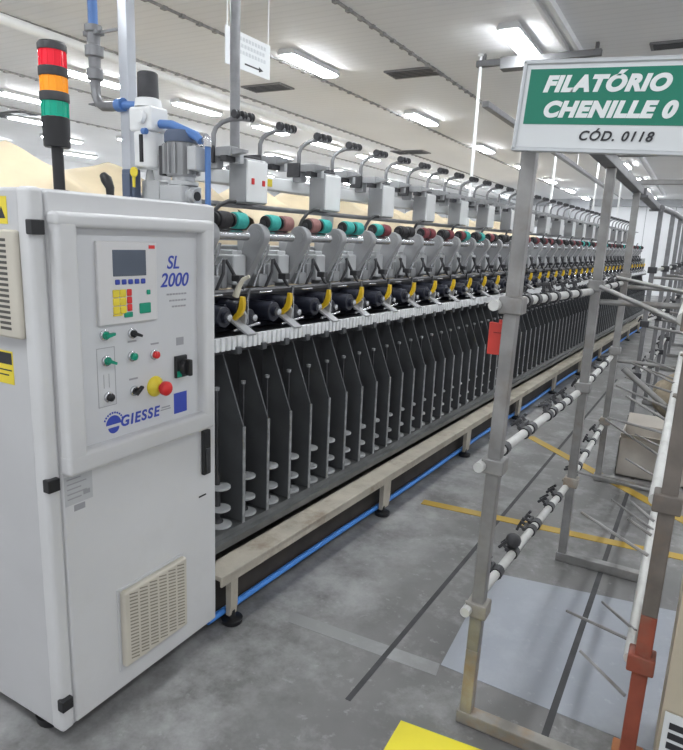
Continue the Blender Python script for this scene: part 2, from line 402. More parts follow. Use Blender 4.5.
selector(1.305, 1.213, M_GRNB, -.4); button(1.408, 1.213, M_GRNB); button(1.505, 1.205, M_REDB)
button(1.308, 1.095, M_BLACK); selector(1.413, 1.095, M_BLACK, .6)
# emergency stop
q = cb(); q.lathe((XP, 1.506, 1.093), (1, 0, 0), [(0, .036), (.004, .036), (.012, .030), (.022, .020), (.03, .017)], 24); es = q.build('emergency_stop', M_YELS, cab)
q = cb(); q.lathe((XP+.028, 1.506, 1.093), (1, 0, 0), [(0, .012), (.012, .014), (.016, .024), (.030, .025), (.036, .020), (.038, .004)], 24); q.build('mushroom_button', M_REDB, es)
# rotary main switch
q = cb(); q.box(XP, XP+.012, 1.598, 1.655, 1.105, 1.185, .003); ms = q.build('main_switch', M_BLACK, cab)
q = cb(); q.lathe((XP+.01, 1.640, 1.142), (1, 0, 0), [(0, .030), (.012, .029), (.018, .024)], 20); q.box(XP+.02, XP+.045, 1.632, 1.648, 1.112, 1.172, .004); q.build('switch_knob', M_BLACK, ms)
q = cb(); q.box(XP+.010, XP+.0125, 1.602, 1.625, 1.108, 1.130); q.build('switch_plate', M_GRNB, ms)
# writing on the panel: text plane faces +X, reading direction +Y
def front(x, y, z, rx=0): return Matrix.Translation(Vector((x, y, z)) - Vector(o_)) @ Matrix(((0, 0, 1, 0), (1, 0, 0, 0), (0, 1, 0, 0), (0, 0, 0, 1)))
text('SL', 'lettering', M_INK, cab, .062, front(XP+.001, 1.600, 1.512), shear=.25, bold=.0008)
text('2000', 'lettering', M_INK, cab, .066, front(XP+.001, 1.606, 1.452), shear=.25, bold=.0008)
for j, (wd, zz) in enumerate(((.10, 1.405), (.085, 1.383), (.07, 1.362))):
    q = cb()
    n_ = 7 - j
    for i in range(n_): q.box(XP, XP+.0008, 1.57+.012*j+i*.014, 1.581+.012*j+i*.014, zz-.003, zz+.003)
    q.build('small_print', M_INKG, cab)
text('GIESSE', 'lettering', M_INK, cab, .050, front(XP+.001, 1.436, 1.000), shear=.15, bold=.0014, space=1.2)
q = cb(); q.box(XP, XP+.0008, 1.530, 1.578, .998, 1.002); q.box(XP, XP+.0008, 1.535, 1.575, 1.006, 1.011); q.build('small_print', M_INKG, cab)
q = cb()   # round blue emblem: dome over a wave with a curved line above
arc = [(1.325+.030*math.cos(a), 1.000+.030*math.sin(a)) for a in [PI*i/14 for i in range(15)]]
q.prism(arc, 'x', XP, XP+.001)
arc = [(1.325+.022*math.cos(a), .990+.020*math.sin(a)) for a in [PI+PI*i/14 for i in range(15)]]
q.prism(arc, 'x', XP, XP+.001)
for a0 in range(10):
    a = PI*.1 + PI*.8*a0/10; a2 = a + PI*.05
    q.prism([(1.325+r_*math.cos(t), 1.000+r_*math.sin(t)) for r_, t in ((.036, a), (.042, a), (.042, a2), (.036, a2))], 'x', XP, XP+.001)
q.build('emblem', M_INK, cab)
q = cb(); q.box(XP, XP+.001, 1.595, 1.660, .972, 1.048); q.build('blue_plate', M_INK, cab)
q = cb()
q.box(XP, XP+.0006, 1.612, 1.648, 1.222, 1.25)
for (y, z) in ((1.412, 1.262), (1.51, 1.242), (1.413, 1.136)): q.box(XP, XP+.0006, y-.018, y+.018, z-.003, z+.003)
q.build('switch_legends', M_INKG, cab)
q = cb()   # thin outlined frame round the left switches
for (y0, y1, z0, z1) in ((1.270, 1.272, 1.065, 1.255), (1.338, 1.340, 1.065, 1.255), (1.27, 1.34, 1.065, 1.067), (1.27, 1.34, 1.253, 1.255), (1.293, 1.295, 1.125, 1.17), (1.313, 1.315, 1.125, 1.17)): q.box(XP, XP+.0006, y0, y1, z0, z1)
q.build('outline_mark', M_INKG, cab)
# door furniture
q = cb(); q.box(XC, XC+.018, 1.738, 1.778, .690, .872, .005); hd = q.build('door_handle', M_BLACK, cab)
q = cb(); q.box(XC+.016, XC+.024, 1.746, 1.770, .70, .80, .003); q.build('handle_grip', M_DARK, hd)
q = cb(); q.box(XC, XC+.002, 1.725, 1.765, .598, .604); q.build('keyhole_slot', M_BLACK, cab)
for z in (1.615, .868, .115):
    q = cb(); q.box(XC-.012, XC+.016, 1.072, 1.112, z-.02, z+.02, .003); q.build('hinge', M_BLACK, cab)
q = cb(); q.box(XC, XC+.0015, 1.135, 1.235, .780, .875); pl = q.build('rating_plate', M_LGREY, cab)
q = cb()
for j in range(5): q.box(XC+.0015, XC+.002, 1.143, 1.143+.05+.02*(j % 2), .862-j*.016, .866-j*.016)
q.box(XC+.0015, XC+.002, 1.20, 1.225, .80, .815)
q.build('plate_print', M_INKG, pl)
q = cb(); q.box(XC, XC+.001, 1.165, 1.205, .755, .775); q.build('small_sticker', M_INKG, cab)
# lower ventilation grille with slanted slots
q = cb(); q.box(XC-.002, XC+.004, 1.312, 1.632, .085, .405, .001); q.build('grille_plate', M_CABIN, cab)
q = cb(); q.box(XC, XC+.028, 1.320, 1.628, .105, .398, .010, 3); gr = q.build('vent_grille', M_GRILLE, cab)
q = cb()
for c in range(6):
    for r_ in range(20):
        y = 1.343+c*.046; z = .122+r_*.0132
        q.prism([(y, z+.009), (y+.036, z), (y+.036, z+.005), (y, z+.014)], 'x', XC+.0275, XC+.0288)
q.build('vent_slots', mat('slot_beige_shadow', (.27, .245, .20), .8), gr)
# grille and stickers on the narrow side facing the camera
YS = 1.085
q = cb(); q.box(-1.93, -1.632, YS-.022, YS+.002, 1.30, 1.605, .010, 3); g2 = q.build('side_grille', M_GRILLE, cab)
q = cb()
for r_ in range(17):
    z = 1.325+r_*.0155
    for c in range(4): q.box(-1.905+c*.062, -1.855+c*.062, YS-.0228, YS-.021, z, z+.008)
q.build('vent_slots', M_SLOT, g2)
q = cb(); q.box(-1.79, -1.708, YS-.0015, YS, 1.155, 1.255); s1 = q.build('warning_sticker', M_YELS, cab)
q = cb(); q.box(-1.785, -1.712, YS-.002, YS-.0012, 1.215, 1.25); q.box(-1.78, -1.715, YS-.002, YS-.0012, 1.195, 1.199); q.box(-1.78, -1.73, YS-.002, YS-.0012, 1.18, 1.184); q.build('sticker_print', M_INKK, s1)
q = cb(); q.box(-1.77, -1.684, YS-.0015, YS, 1.62, 1.695); s2 = q.build('warning_sticker', M_YELS, cab)
q = cb(); q.prism([(-1.725, 1.635), (-1.692, 1.635), (-1.7085, 1.668)], 'y', YS-.002, YS-.0012); q.build('sticker_print', M_INKK, s2)
for (x, y) in ((-1.66, 1.77), (-1.66, 1.14), (-2.02, 1.14), (-2.02, 1.77)):
    q = cb(); q.lathe((x-.08, y+.02, FZ), (0, 0, 1), [(0, .055), (.03, .06), (.036, .03), (.065, .025)], 18); q.build('foot', M_BLACK, cab)
# beacon
bx, by = -1.745, 1.30
bt = thing('signal_tower', 'red, orange and green signal tower on black stem atop the white cabinet', 'signal light', (bx, by, 1.72))
def bc(): return MB((bx, by, 1.72))
q = bc(); q.lathe((bx, by, 1.72), (0, 0, 1), [(0, .030), (.008, .030), (.010, .017), (.135, .017)], 18); q.build('stem', M_BLACK, bt)
q = bc(); q.lathe((bx, by, 1.852), (0, 0, 1), [(0, .034), (.004, .038), (.083, .040), (.087, .037)], 24); q.build('base', M_BLACK, bt)
for z0, m, nm in ((1.938, M_LG, 'green_lens'), (2.006, M_LO, 'orange_lens'), (2.077, M_LR, 'red_lens')):
    q = bc(); q.lathe((bx, by, z0), (0, 0, 1), [(0, .037), (.046, .037)], 24)
    for j in range(12):
        a = 2*PI*j/12; q.cyl((bx+.037*math.cos(a), by+.037*math.sin(a), z0), (bx+.037*math.cos(a), by+.037*math.sin(a), z0+.046), .0025, 6)
    q.build(nm, m, bt)
for z0 in (1.982, 2.051):
    q = bc(); q.lathe((bx, by, z0), (0, 0, 1), [(0, .040), (.002, .042), (.024, .042), (.026, .040)], 24); q.build('collar', M_DARK, bt)
q = bc(); q.lathe((bx, by, 2.122), (0, 0, 1), [(0, .041), (.016, .041), (.024, .036), (.028, .015)], 24)
q.build('top_cap', M_DARK, bt)
# bent black lever on the cabinet top
q = MB((-1.66, 1.42, 1.72)); q.tube([(-1.66, 1.42, 1.72), (-1.66, 1.42, 1.745), (-1.675, 1.42, 1.77), (-1.69, 1.42, 1.785)], [.012, .014, .018, .012], 12)
tag(q.build('black_grip', M_BLACK, None, loc=(-1.66, 1.42, 1.72)), 'short bent black grip on cabinet top between signal tower and steel column', 'handle')

# ------------------------------------------------------------------ machine frame (local x = v toward aisle, y = u along machine)
A = 0.055; OX, OY = -1.56, 1.84
ROT = -A
def W(v, u, z=0.0): return (OX + math.sin(A)*u + math.cos(A)*v, OY + math.cos(A)*u - math.sin(A)*v, z)
ULEN = 14.2; NH = 39; PITCH = .35; NSEP = 78
mf = thing('spinning_machine', 'long grey yarn spinning frame with dark separators and cream base beam behind white cabinet', 'spinning machine', W(0, 0, FZ), ROT)
def mb(): return MB((0, 0, FZ))
# base beam: cream angle on top, dark web below
q = mb(); q.box(-.125, .0, .0, ULEN, .175, .198, .004); q.box(-.012, .0, .0, ULEN, .150, .19, .003); q.build('base_beam', M_CREAM, mf)
q = mb(); q.box(-.10, -.075, .02, ULEN, -.01, .176); q.build('beam_web', M_BROWN, mf)
for i in range(11):
    u = .06 + 1.37*i
    w = .045 if i == 0 else .09
    q = mb(); q.prism([(-.032, -.02), (-.012, -.02), (-.004, .03), (-.002, .174), (-.032, .174)], 'y', u, u+w); lg = q.build('leg', M_CREAM, mf)
    q = mb(); q.lathe((-.020, u+.025, FZ), (0, 0, 1), [(0, .045), (.020, .048), (.027, .016), (.06, .014)], 16); q.build('foot', M_BLACK, lg)
# shelf under the separators
q = mb(); q.prism([(-.60, .225), (-.125, .225), (-.120, .235), (-.120, .262), (-.145, .266), (-.150, .290), (-.60, .290)], 'y', .01, ULEN); q.build('spindle_rail', M_GREY if False else mat('rail_dark_grey', (.16, .165, .165), .4, metal=.4, var=.2, scale=10), mf)
q = mb(); q.box(-.62, -.58, .01, ULEN, -.04, 1.12); q.build('interior_shade_panel', M_BROWN if False else mat('back_shadow_panel', (.03, .03, .033), .7), mf)  # dark sheet added to stand in for the machine's shaded interior
# upper comb rail
q = mb(); q.box(-.245, -.205, .01, ULEN, 1.118, 1.168, .004)
u = .03
while u < ULEN-.05:
    q.box(-.206, -.192, u, u+.022, 1.116, 1.174, .002); u += .035
q.build('comb_rail', M_WRAIL, mf)
q = mb(); q.box(-.60, -.25, .01, ULEN, 1.09, 1.155); q.build('top_deck', mat('deck_dark', (.05, .05, .055), .5, var=.2), mf)
q = mb(); q.box(-.60, -.40, .01, ULEN, 1.155, 1.335, .006); q.build('gear_case', M_NAVY, mf)
q = mb(); q.box(-.42, -.36, .01, ULEN, 1.335, 1.352, .004); q.cyl((-.345, .01, 1.355), (-.345, ULEN, 1.355), .010); q.build('head_rail', M_ROD, mf)
q = mb(); q.box(-.70, -.60, .05, ULEN, 1.34, 1.56, .008); q.build('rear_cover', M_LGREY, mf)
q = mb(); q.cyl((-.60, .05, 1.762), (-.60, ULEN, 1.762), .014); q.build('suction_pipe', M_ROD, mf)
q = mb(); q.box(-.76, -.66, .60, ULEN, 1.87, 1.94, .006); q.build('cable_trough', M_PALE, mf)
for i in range(11):
    u = .35 + 1.4*i
    if u > ULEN: break
    q = mb(); q.box(-.74, -.68, u-.03, u+.03, -.05, 1.90, .004); q.build('upright', M_LGREY, mf)
q = mb(); q.box(-.9, -.3, ULEN, ULEN+.06, -.05, 1.45, .01); q.build('end_plate', M_LGREY, mf)
q = MB((0, 0, FZ)); q.box(-.655, -.655+.001, 1.06, 1.10, 1.885, 1.925); q.box(-.6595, -.6585, 1.06, 1.10, 1.885, 1.925); q.build('yellow_sticker', M_YELS, mf)
# separators
u0s = .306
q = mb(); q.off = Vector((0, 0, 0))
prof = [(-.335, .292), (-.335, 1.10), (-.288, 1.10), (-.155, .765), (-.150, .75), (-.150, .292)]
q.prism(prof, 'y', -.004, .004)
q.box(-.215, -.180, -.016, .016, 1.095, 1.128, .004)
q.box(-.30, -.20, -.004, .004, 1.09, 1.118)
sep0 = q.build('separator', M_SEP, mf); sep0.location = (0, u0s, -FZ)
q = MB(); q.box(-.152, -.146, -.010, .006, .292, .762, .001); sp = q.build('edge_strip', M_EDGE, sep0)
for i in range(1, NSEP):
    c = copy_tree(sep0, mf); c.location = (0, u0s + .175*i, -FZ)
# spindles with light flanges
q = MB(); q.lathe((-.235, 0, .29), (0, 0, 1), [(0, .028), (.02, .028), (.03, .016), (.24, .014), (.26, .006), (.66, .005)], 14); spd = q.build('spindle', M_DARK, mf)
spd.location = (0, u0s-.0875, -FZ)
for z, r in ((.292, .052), (.372, .047), (.478, .047)):
    q = MB(); q.lathe((-.215, 0, z), (0, 0, 1), [(0, r), (.008, r), (.011, r*.8), (.011, .02)], 20); q.build('flange', M_LGREY, spd)
q = MB(); q.lathe((-.235, 0, .935), (0, 0, 1), [(0, .011), (.014, .012), (.016, .006)], 12); q.build('spindle_cap', M_EDGE, spd)
for i in range(1, NSEP):
    c = copy_tree(spd, mf); c.location = (0, u0s - .0875 + .175*i, -FZ)

# ------------------------------------------------------------------ spinning heads
HZ = 1.155; HV = -.40
def hb(): return MB((HV, 0, HZ))
def circ(cx, cz, r, a0, a1, n):
    return [(cx+r*math.cos(a0+(a1-a0)*i/n), cz+r*math.sin(a0+(a1-a0)*i/n)) for i in range(n+1)]
h0 = thing('spinning_unit', 'x', 'spinning unit', (0, 0, 0), ROT)
q = hb(); tilt = math.atan2(1.615-1.37, -.350+.465)
pts = [(-.530, 1.345), (-.470, 1.345)] + circ(-.372, 1.612, .060, tilt-PI/2+.05, tilt+PI/2-.05, 10)
q.prism(pts, 'y', -.024, .024, .006); q.cyl((-.366, -.028, 1.612), (-.366, .03, 1.612), .034, 16); q.cyl((-.44, -.028, 1.47), (-.44, -.02, 1.47), .010, 10); q.build('arm', M_GREY, h0)
q = hb(); q.box(-.555, -.420, -.125, -.030, 1.372, 1.520, .010, 2); q.box(-.53, -.44, -.11, -.04, 1.518, 1.54, .004); q.build('motor_box', M_LGREY, h0)
q = hb(); q.cyl((-.352, .022, 1.612), (-.352, .240, 1.612), .024, 18); q.build('drive_roller', M_STEEL, h0)
q = hb()   # cradle behind the packages
q.box(-.44, -.40, .018, .232, 1.625, 1.645, .003)
for u in (.014, .236): q.prism([(-.43, 1.62), (-.40, 1.62), (-.335, 1.668), (-.345, 1.69), (-.36, 1.69)], 'y', u-.004, u+.004)
q.build('cradle', M_DARK, h0)
q = hb()   # dark take-off drive
q.cyl((-.40, -.02, 1.255), (-.245, -.02, 1.255), .048, 16, .006); q.cyl((-.245, -.02, 1.255), (-.225, -.02, 1.255), .026, 14)
q.cyl((-.38, .10, 1.285), (-.255, .10, 1.285), .036, 14, .005); q.box(-.40, -.31, .045, .062, 1.19, 1.30, .004)
q.cyl((-.40, .19, 1.235), (-.28, .19, 1.235), .04, 14, .005); q.box(-.40, -.27, .135, .155, 1.17, 1.32, .004)
q.build('drive_unit', M_NAVY, h0)
q = hb()
for (u, z) in ((-.02, 1.255), (.10, 1.285), (.19, 1.235)):
    q = hb(); q.lathe((-.26 if u > 0 else -.226, u, z), (1, 0, 0), [(0, .016), (.012, .016), (.014, .008)], 12); q.build('guide_pulley', M_STEEL, h0)
q = hb()
q.box(-.29, -.255, .145, .150, 1.19, 1.32, .002); q.build('guide_plate', M_STEEL, h0)
q = hb(); q.cyl((-.31, -.06, 1.345), (-.31, .03, 1.345), .006, 8); q.build('guide_pin', M_STEEL, h0)
q = hb(); q.cyl((-.24, .03, 1.19), (-.24, .21, 1.21), .006, 8); q.build('guide_pin', M_STEEL, h0)
q = hb()   # yellow lever: curved in the plane across the machine
outer = [(-.222, 1.342), (-.218, 1.312), (-.222, 1.285), (-.236, 1.258), (-.282, 1.222)]
inner = [(-.294, 1.236), (-.254, 1.270), (-.242, 1.294), (-.239, 1.315), (-.242, 1.342)]
q.prism(outer+inner, 'y', .070, .092, .004); q.build('lever', M_YEL, h0)
q = hb()
p0 = Vector((-.29, .082, 1.235)); p1 = Vector((-.185, .095, 1.172))
d = (p1-p0).normalized(); n = Vector((0, 1, 0)); t = d.cross(n).normalized()
vs = [q._v(p + n*sn + t*st) for p in (p0, p1) for sn in (-.030, .030) for st in (-.005, .005)]
for f in ((0, 1, 3, 2), (4, 6, 7, 5), (0, 4, 5, 1), (2, 3, 7, 6), (0, 2, 6, 4), (1, 5, 7, 3)): q.bm.faces.new([vs[i] for i in f])
q.build('press_bar', M_GREY, h0)
q = hb(); q.prism([(-.30, 1.20), (-.245, 1.19), (-.235, 1.255), (-.262, 1.29), (-.30, 1.27)], 'y', .108, .122, .003); q.build('lever_plate', M_GREY, h0)
q = hb(); q.tube([(-.44, .05, 1.36), (-.43, .07, 1.42), (-.385, .09, 1.54), (-.38, .09, 1.575)], .007, 8); q.tube([(-.46, .15, 1.37), (-.47, .17, 1.46), (-.44, .18, 1.50)], .006, 8); q.build('guide_rod', M_STEEL, h0)
q = hb(); q.box(-.50, -.44, .09, .16, 1.355, 1.42, .006); q.box(-.52, -.46, .19, .23, 1.355, 1.47, .006); q.build('sensor_block', M_GREY, h0)
q = hb(); q.tube([(-.36, .045, 1.36), (-.33, .06, 1.44), (-.34, .075, 1.50)], .008, 8); q.tube([(-.34, .21, 1.36), (-.36, .165, 1.43), (-.38, .13, 1.50)], .009, 8); q.tube([(-.33, .24, 1.36), (-.30, .19, 1.31), (-.27, .15, 1.28)], .008, 8); q.box(-.36, -.31, .145, .185, 1.40, 1.43, .004); q.build('linkage', M_DARK, h0)
q = hb(); q.prism([(-.60, 1.36), (-.50, 1.36), (-.46, 1.50), (-.47, 1.585), (-.60, 1.585)], 'y', .10, .118, .004); q.build('side_plate', M_LGREY, h0)
extra = {}
def air_tube(par):
    if 'm' not in extra:
        q = hb(); q.tube([(-.45, .07, 1.60), (-.45, .085, 1.655), (-.45, .115, 1.705), (-.45, .16, 1.745), (-.45, .22, 1.768), (-.45, .27, 1.77)], .010, 8)
        extra['m'] = q.build('air_tube', M_BLACK, par)
    else:
        c = extra['m'].copy(); COL.objects.link(c); c.parent = par
UH0 = .30
heads = []
for i in range(NH):
    h = h0 if i == 0 else copy_tree(h0)
    heads.append(h)
for i, h in enumerate(heads):
    h.location = W(HV, UH0 + PITCH*i, HZ)
    h['label'] = 'grey spinning unit with yellow lever, %s from the white cabinet along the machine' % ordinal(i)
    h['group'] = 'spinning units along the machine'
    if i % 2 == 0: air_tube(h)
    if i in (0, 1):
        q = hb(); q.tube([(-.30, .11, 1.335), (-.285, .115, 1.38), (-.265, .12, 1.415), (-.235, .13, 1.432)] if i == 0 else [(-.44, .02, 1.47), (-.42, .02, 1.54)], [.016, .013, .010, .008] if i == 0 else [.018, .014], 10)
        q.build('feed_tube', M_CREAMY, h)
# yarn packages on the rollers
bob0 = thing('yarn_bobbin', 'x', 'bobbin', (0, 0, 0), ROT)
def bobmesh(m):
    q = MB(); q.lathe((0, -.040, 0), (0, 1, 0), [(0, .030), (.005, .037), (.040, .039), (.075, .037), (.080, .030)], 20); return q.build('yarn', m, bob0)
def tubemesh():
    q = MB(); q.lathe((0, -.052, 0), (0, 1, 0), [(0, .012), (0, .031), (.006, .033), (.010, .031), (.012, .017), (.092, .017), (.094, .026), (.104, .024), (.104, .010)], 16); return q.build('bobbin_tube', M_BLACK, bob0)
ymesh = {}
y_ = bobmesh(M_TEAL); t_ = tubemesh()
for nm, m in (('teal', M_TEAL), ('brown', M_MAROON), ('black', M_BLKY), ('wine', M_WINE)):
    me = y_.data.copy(); me.materials.clear(); me.materials.append(m); ymesh[nm] = me
seq = {0: ('black', 'teal'), 1: ('teal', 'brown'), 2: ('brown', 'teal'), 3: ('teal', 'teal'), 4: ('teal', 'wine'), 5: ('black', 'black'), 6: ('wine', 'wine'), 7: ('black', 'wine'), 8: ('wine', 'teal'), 9: ('black', 'teal')}
cname = {'teal': 'turquoise', 'brown': 'pinkish brown', 'black': 'charcoal', 'wine': 'wine red'}
firstb = True
for i in range(NH):
    pair = seq.get(i) or random.choice([('black', 'wine'), ('black', 'black'), ('wine', 'black'), ('teal', 'black')])
    for j, cn in enumerate(pair):
        o = bob0 if firstb else bob0.copy()
        if not firstb:
            COL.objects.link(o)
            c = y_.copy(); COL.objects.link(c); c.parent = o
            c2 = t_.copy(); COL.objects.link(c2); c2.parent = o
        else: c = y_
        firstb = False
        c.data = ymesh[cn]
        o.location = W(-.348, UH0 + PITCH*i + .070 + j*.108, 1.612+.024+.039+.004)
        o['label'] = '%s yarn bobbin, %s of two on the %s spinning unit from the cabinet' % (cname[cn], 'nearer' if j == 0 else 'farther', ordinal(i))
        o['group'] = 'yarn bobbins on the rollers'
# upper yarn feeders with hooked rods
FV = -.60; FZ0 = 1.94
def fb(): return MB((FV, 0, FZ0))
f0 = thing('yarn_feeder', 'x', 'yarn feeder', (0, 0, 0), ROT)
q = fb(); q.box(-.69, -.50, -.01, .05, 1.985, 2.03, .006); q.box(-.665, -.60, .0, .05, 1.93, 1.988, .004); q.prism([(-.50, 1.99), (-.43, 2.0), (-.43, 2.012), (-.50, 2.026)], 'y', .0, .04); q.build('feeder_body', M_GREY, f0)
q = fb(); q.box(-.69, -.60, -.025, -.008, 1.955, 2.035, .004); q.build('feeder_clip', M_DARK, f0)
q = fb(); q.box(-.56, -.52, -.018, .055, 1.96, 1.988, .003); q.build('feeder_bracket', M_DARK, f0)
q = fb(); q.box(-.54, -.49, .048, .075, 1.955, 2.01, .003); q.build('yarn_sensor', M_LGREY, f0)
q = fb(); q.tube([(-.62, .0, 2.03), (-.62, .0, 2.09), (-.615, .012, 2.122), (-.60, .04, 2.15), (-.575, .075, 2.168), (-.55, .13, 2.178), (-.545, .20, 2.182)], .012, 10); q.build('hook_rod', M_ROD, f0)
for j, u in enumerate((.085, .135, .185)):
    q = fb(); q.lathe((-.553+.004*j, u-.014, 2.192), (0, 1, 0), [(0, .020), (.006, .022), (.010, .015), (.018, .015), (.022, .022), (.028, .020)], 14); q.build('roller', M_DARK, f0)
for i in range(NH-1):
    f_ = f0 if i == 0 else copy_tree(f0)
    f_.location = W(FV, .60 + PITCH*i, FZ0)
    f_['label'] = 'grey hooked yarn feeder with dark rollers above the frame, %s from the cabinet' % ordinal(i)
    f_['group'] = 'hooked yarn feeders above the spinning heads'
# inverter boxes
c0 = thing('inverter_box', 'x', 'electrical box', (0, 0, 0), ROT)
def ib(): return MB((-.59, 0, 1.765))
q = ib(); q.box(-.615, -.50, .0, .17, 1.772, 1.990, .010, 2); q.build('box_body', M_GREY, c0)
q = ib(); q.box(-.505, -.492, .006, .164, 1.778, 1.980, .005); q.build('front_cover', M_PALE, c0)
q = ib(); q.box(-.60, -.52, .03, .14, 1.988, 2.005, .004); q.build('cable_entry', M_DARK, c0)
nbox = 19
for i in range(nbox):
    c = c0 if i == 0 else copy_tree(c0)
    if i == 0: c0b = c
    c.location = W(-.59, .70 + .70*i, 1.765)
    c['label'] = 'pale grey electrical box above the spinning heads, %s from the cabinet' % ordinal(i)
    c['group'] = 'electrical boxes above the spinning heads'
q = ib(); q.box(-.492, -.487, .035, .055, 1.865, 1.895, .002); q.box(-.492, -.487, .118, .138, 1.862, 1.890, .002); q.build('red_switch', M_REDB, c0)
c0['label'] = 'pale grey electrical box with two red switches nearest the cabinet'
# supply drops from the ceiling
for i, (u, r_, m) in enumerate(((.84, .026, M_ROD), (4.75, .016, M_CONDW), (7.98, .018, M_CONDW), (11.0, .018, M_CONDW), (13.6, .02, M_CONDW))):
    z0 = 1.945 if i == 0 else FZ
    p = W(-.70 if i == 0 else -.92, u, 0)
    q = MB((p[0], p[1], z0)); q.cyl((p[0], p[1], z0), (p[0], p[1], CZ), r_, 14); q.lathe((p[0], p[1], z0), (0, 0, 1), [(0, r_*1.8), (.02, r_*1.8), (.03, r_)], 14); q.lathe((p[0], p[1], CZ-.02), (0, 0, 1), [(0, r_), (.005, r_*2.2), (.02, r_*2.2)], 14)
    tag(q.build('ceiling_drop_pole', m, None, loc=(p[0], p[1], z0)),
        'thick grey pole from ceiling in front of the arrow sign' if i == 0 else 'thin white drop pole from ceiling to the spinning frame, %s beyond the thick grey pole' % ordinal(i-1), 'pole', 'drop poles from the ceiling')

# ------------------------------------------------------------------ headstock, motor, air unit, column behind the cabinet
hs = thing('headstock', 'pale grey drive housing standing behind the white cabinet', 'machine housing', (-2.05, 2.0, FZ))
q = MB((-2.05, 2.0, FZ)); q.box(-2.40, -1.83, 1.86, 2.05, FZ, 1.70, .01); q.build('housing', M_LGREY, hs)
q = MB((-2.05, 2.0, FZ)); q.box(-2.42, -1.81, 1.85, 2.06, 1.70, 1.718, .004); q.build('housing_lid', M_GREY, hs)
# gear motor
gx, gy = -1.85, 1.95
gm = thing('gear_motor', 'grey upright gear motor with cooling fins behind the cabinet top', 'motor', (gx, gy, 1.718))
def gb(): return MB((gx, gy, 1.718))
q = gb(); q.box(gx-.075, gx+.045, gy-.06, gy+.06, 1.718, 1.800, .008); q.lathe((gx+.045, gy-.005, 1.758), (1, 0, 0), [(0, .036), (.012, .036), (.014, .03), (.03, .028)], 18); q.lathe((gx, gy, 1.80), (0, 0, 1), [(0, .06), (.015, .06), (.018, .045), (.035, .045)], 20); q.build('gearbox', M_LGREY, gm)
q = gb(); q.lathe((gx+.074, gy-.005, 1.758), (1, 0, 0), [(0, .018), (.006, .018)], 16); q.build('shaft_end', M_BLACK, gm)
q = gb(); q.lathe((gx-.01, gy, 1.832), (0, 0, 1), [(0, .055), (.01, .060), (.12, .060), (.135, .056)], 22)
for j in range(16):
    a = 2*PI*j/16; q.prism([(gx-.01+.058*math.cos(a)-.003*math.sin(a), gy+.058*math.sin(a)+.003*math.cos(a)), (gx-.01+.074*math.cos(a)-.003*math.sin(a), gy+.074*math.sin(a)+.003*math.cos(a)), (gx-.01+.074*math.cos(a)+.003*math.sin(a), gy+.074*math.sin(a)-.003*math.cos(a)), (gx-.01+.058*math.cos(a)+.003*math.sin(a), gy+.058*math.sin(a)-.003*math.cos(a))], 'z', 1.842, 1.955)
q.build('motor_body', M_GREY, gm)
q = gb(); q.lathe((gx-.01, gy, 1.962), (0, 0, 1), [(0, .066), (.03, .066), (.045, .058), (.048, .02)], 22); q.build('fan_cowl', M_BLUED, gm)
q = gb(); q.box(gx+.055, gx+.10, gy-.04, gy+.035, 1.855, 1.945, .006); q.build('terminal_box', M_LGREY, gm)
q = gb(); q.box(gx-.085, gx-.06, gy-.05, gy+.02, 1.835, 1.95, .005); q.build('side_cover', M_DARK, gm)
# air filter regulator
fx, fy = -2.015, 1.93
fr = thing('air_filter', 'pale grey compressed air filter with dark knob beside the steel column', 'air filter', (fx, fy, 1.718))
def ab(): return MB((fx, fy, 1.718))
q = ab(); q.lathe((fx, fy, 1.86), (0, 0, 1), [(0, .012), (.004, .050), (.015, .058), (.14, .058), (.145, .052)], 24); q.build('bowl', M_PALE, fr)
q = ab(); q.box(fx-.062, fx+.062, fy-.05, fy+.05, 2.005, 2.10, .012, 3); q.lathe((fx, fy, 2.10), (0, 0, 1), [(0, .055), (.03, .05), (.036, .036)], 20); q.lathe((fx+.02, fy-.055, 2.055), (0, -1, 0), [(0, .026), (.02, .026), (.022, .02)], 16); q.build('filter_head', M_PALE, fr)
q = ab(); q.lathe((fx, fy, 2.132), (0, 0, 1), [(0, .036), (.004, .042), (.095, .040), (.10, .034)], 22); q.build('knob', M_BLUED if False else M_DARK, fr)
q = ab(); q.box(fx+.005, fx+.022, fy-.060, fy-.052, 1.885, 1.99, .002); q.build('sight_glass', M_BLACK, fr)
q = ab(); q.cyl((fx+.03, fy-.062, 2.0), (fx+.05, fy-.062, 2.0), .012, 10); q.build('blue_cap', M_BLUEP, fr)
q = ab(); q.lathe((fx, fy, 1.718), (0, 0, 1), [(0, .02), (.10, .02), (.145, .012)], 10); q.box(fx-.03, fx+.07, fy-.02, fy+.05, 1.718, 1.82, .008); q.build('bracket', M_LGREY, fr)
# blue air line: down from the filter to the machine
q = MB(); q.tube([(-1.95, 1.93, 2.035), (-1.89, 1.93, 2.03), (-1.77, 1.94, 1.985), (-1.745, 1.94, 1.965)], .017, 10); q.tube([(-1.73, 1.96, 1.95), (-1.73, 1.96, 1.60)], .012, 10)
ap = thing('air_pipe', 'blue air pipe from the filter down the right edge of the cabinet', 'pipe', (-1.68, 1.96, 1.0))
q.off = Vector((0, 0, 0))
pp = q.build('pipe_run', M_BLUEP, ap); pp.location = (1.68, -1.96, -1.0)
q = MB((-1.68, 1.96, 1.0)); q.lathe((-1.73, 1.955, 1.945), (0, 0, 1), [(0, .018), (.03, .018), (.04, .012)], 12); q.lathe((-1.735, 1.955, 1.975), (-1, 0, .2), [(0, .02), (.03, .02)], 12); q.build('elbow_fitting', M_STEEL, ap)
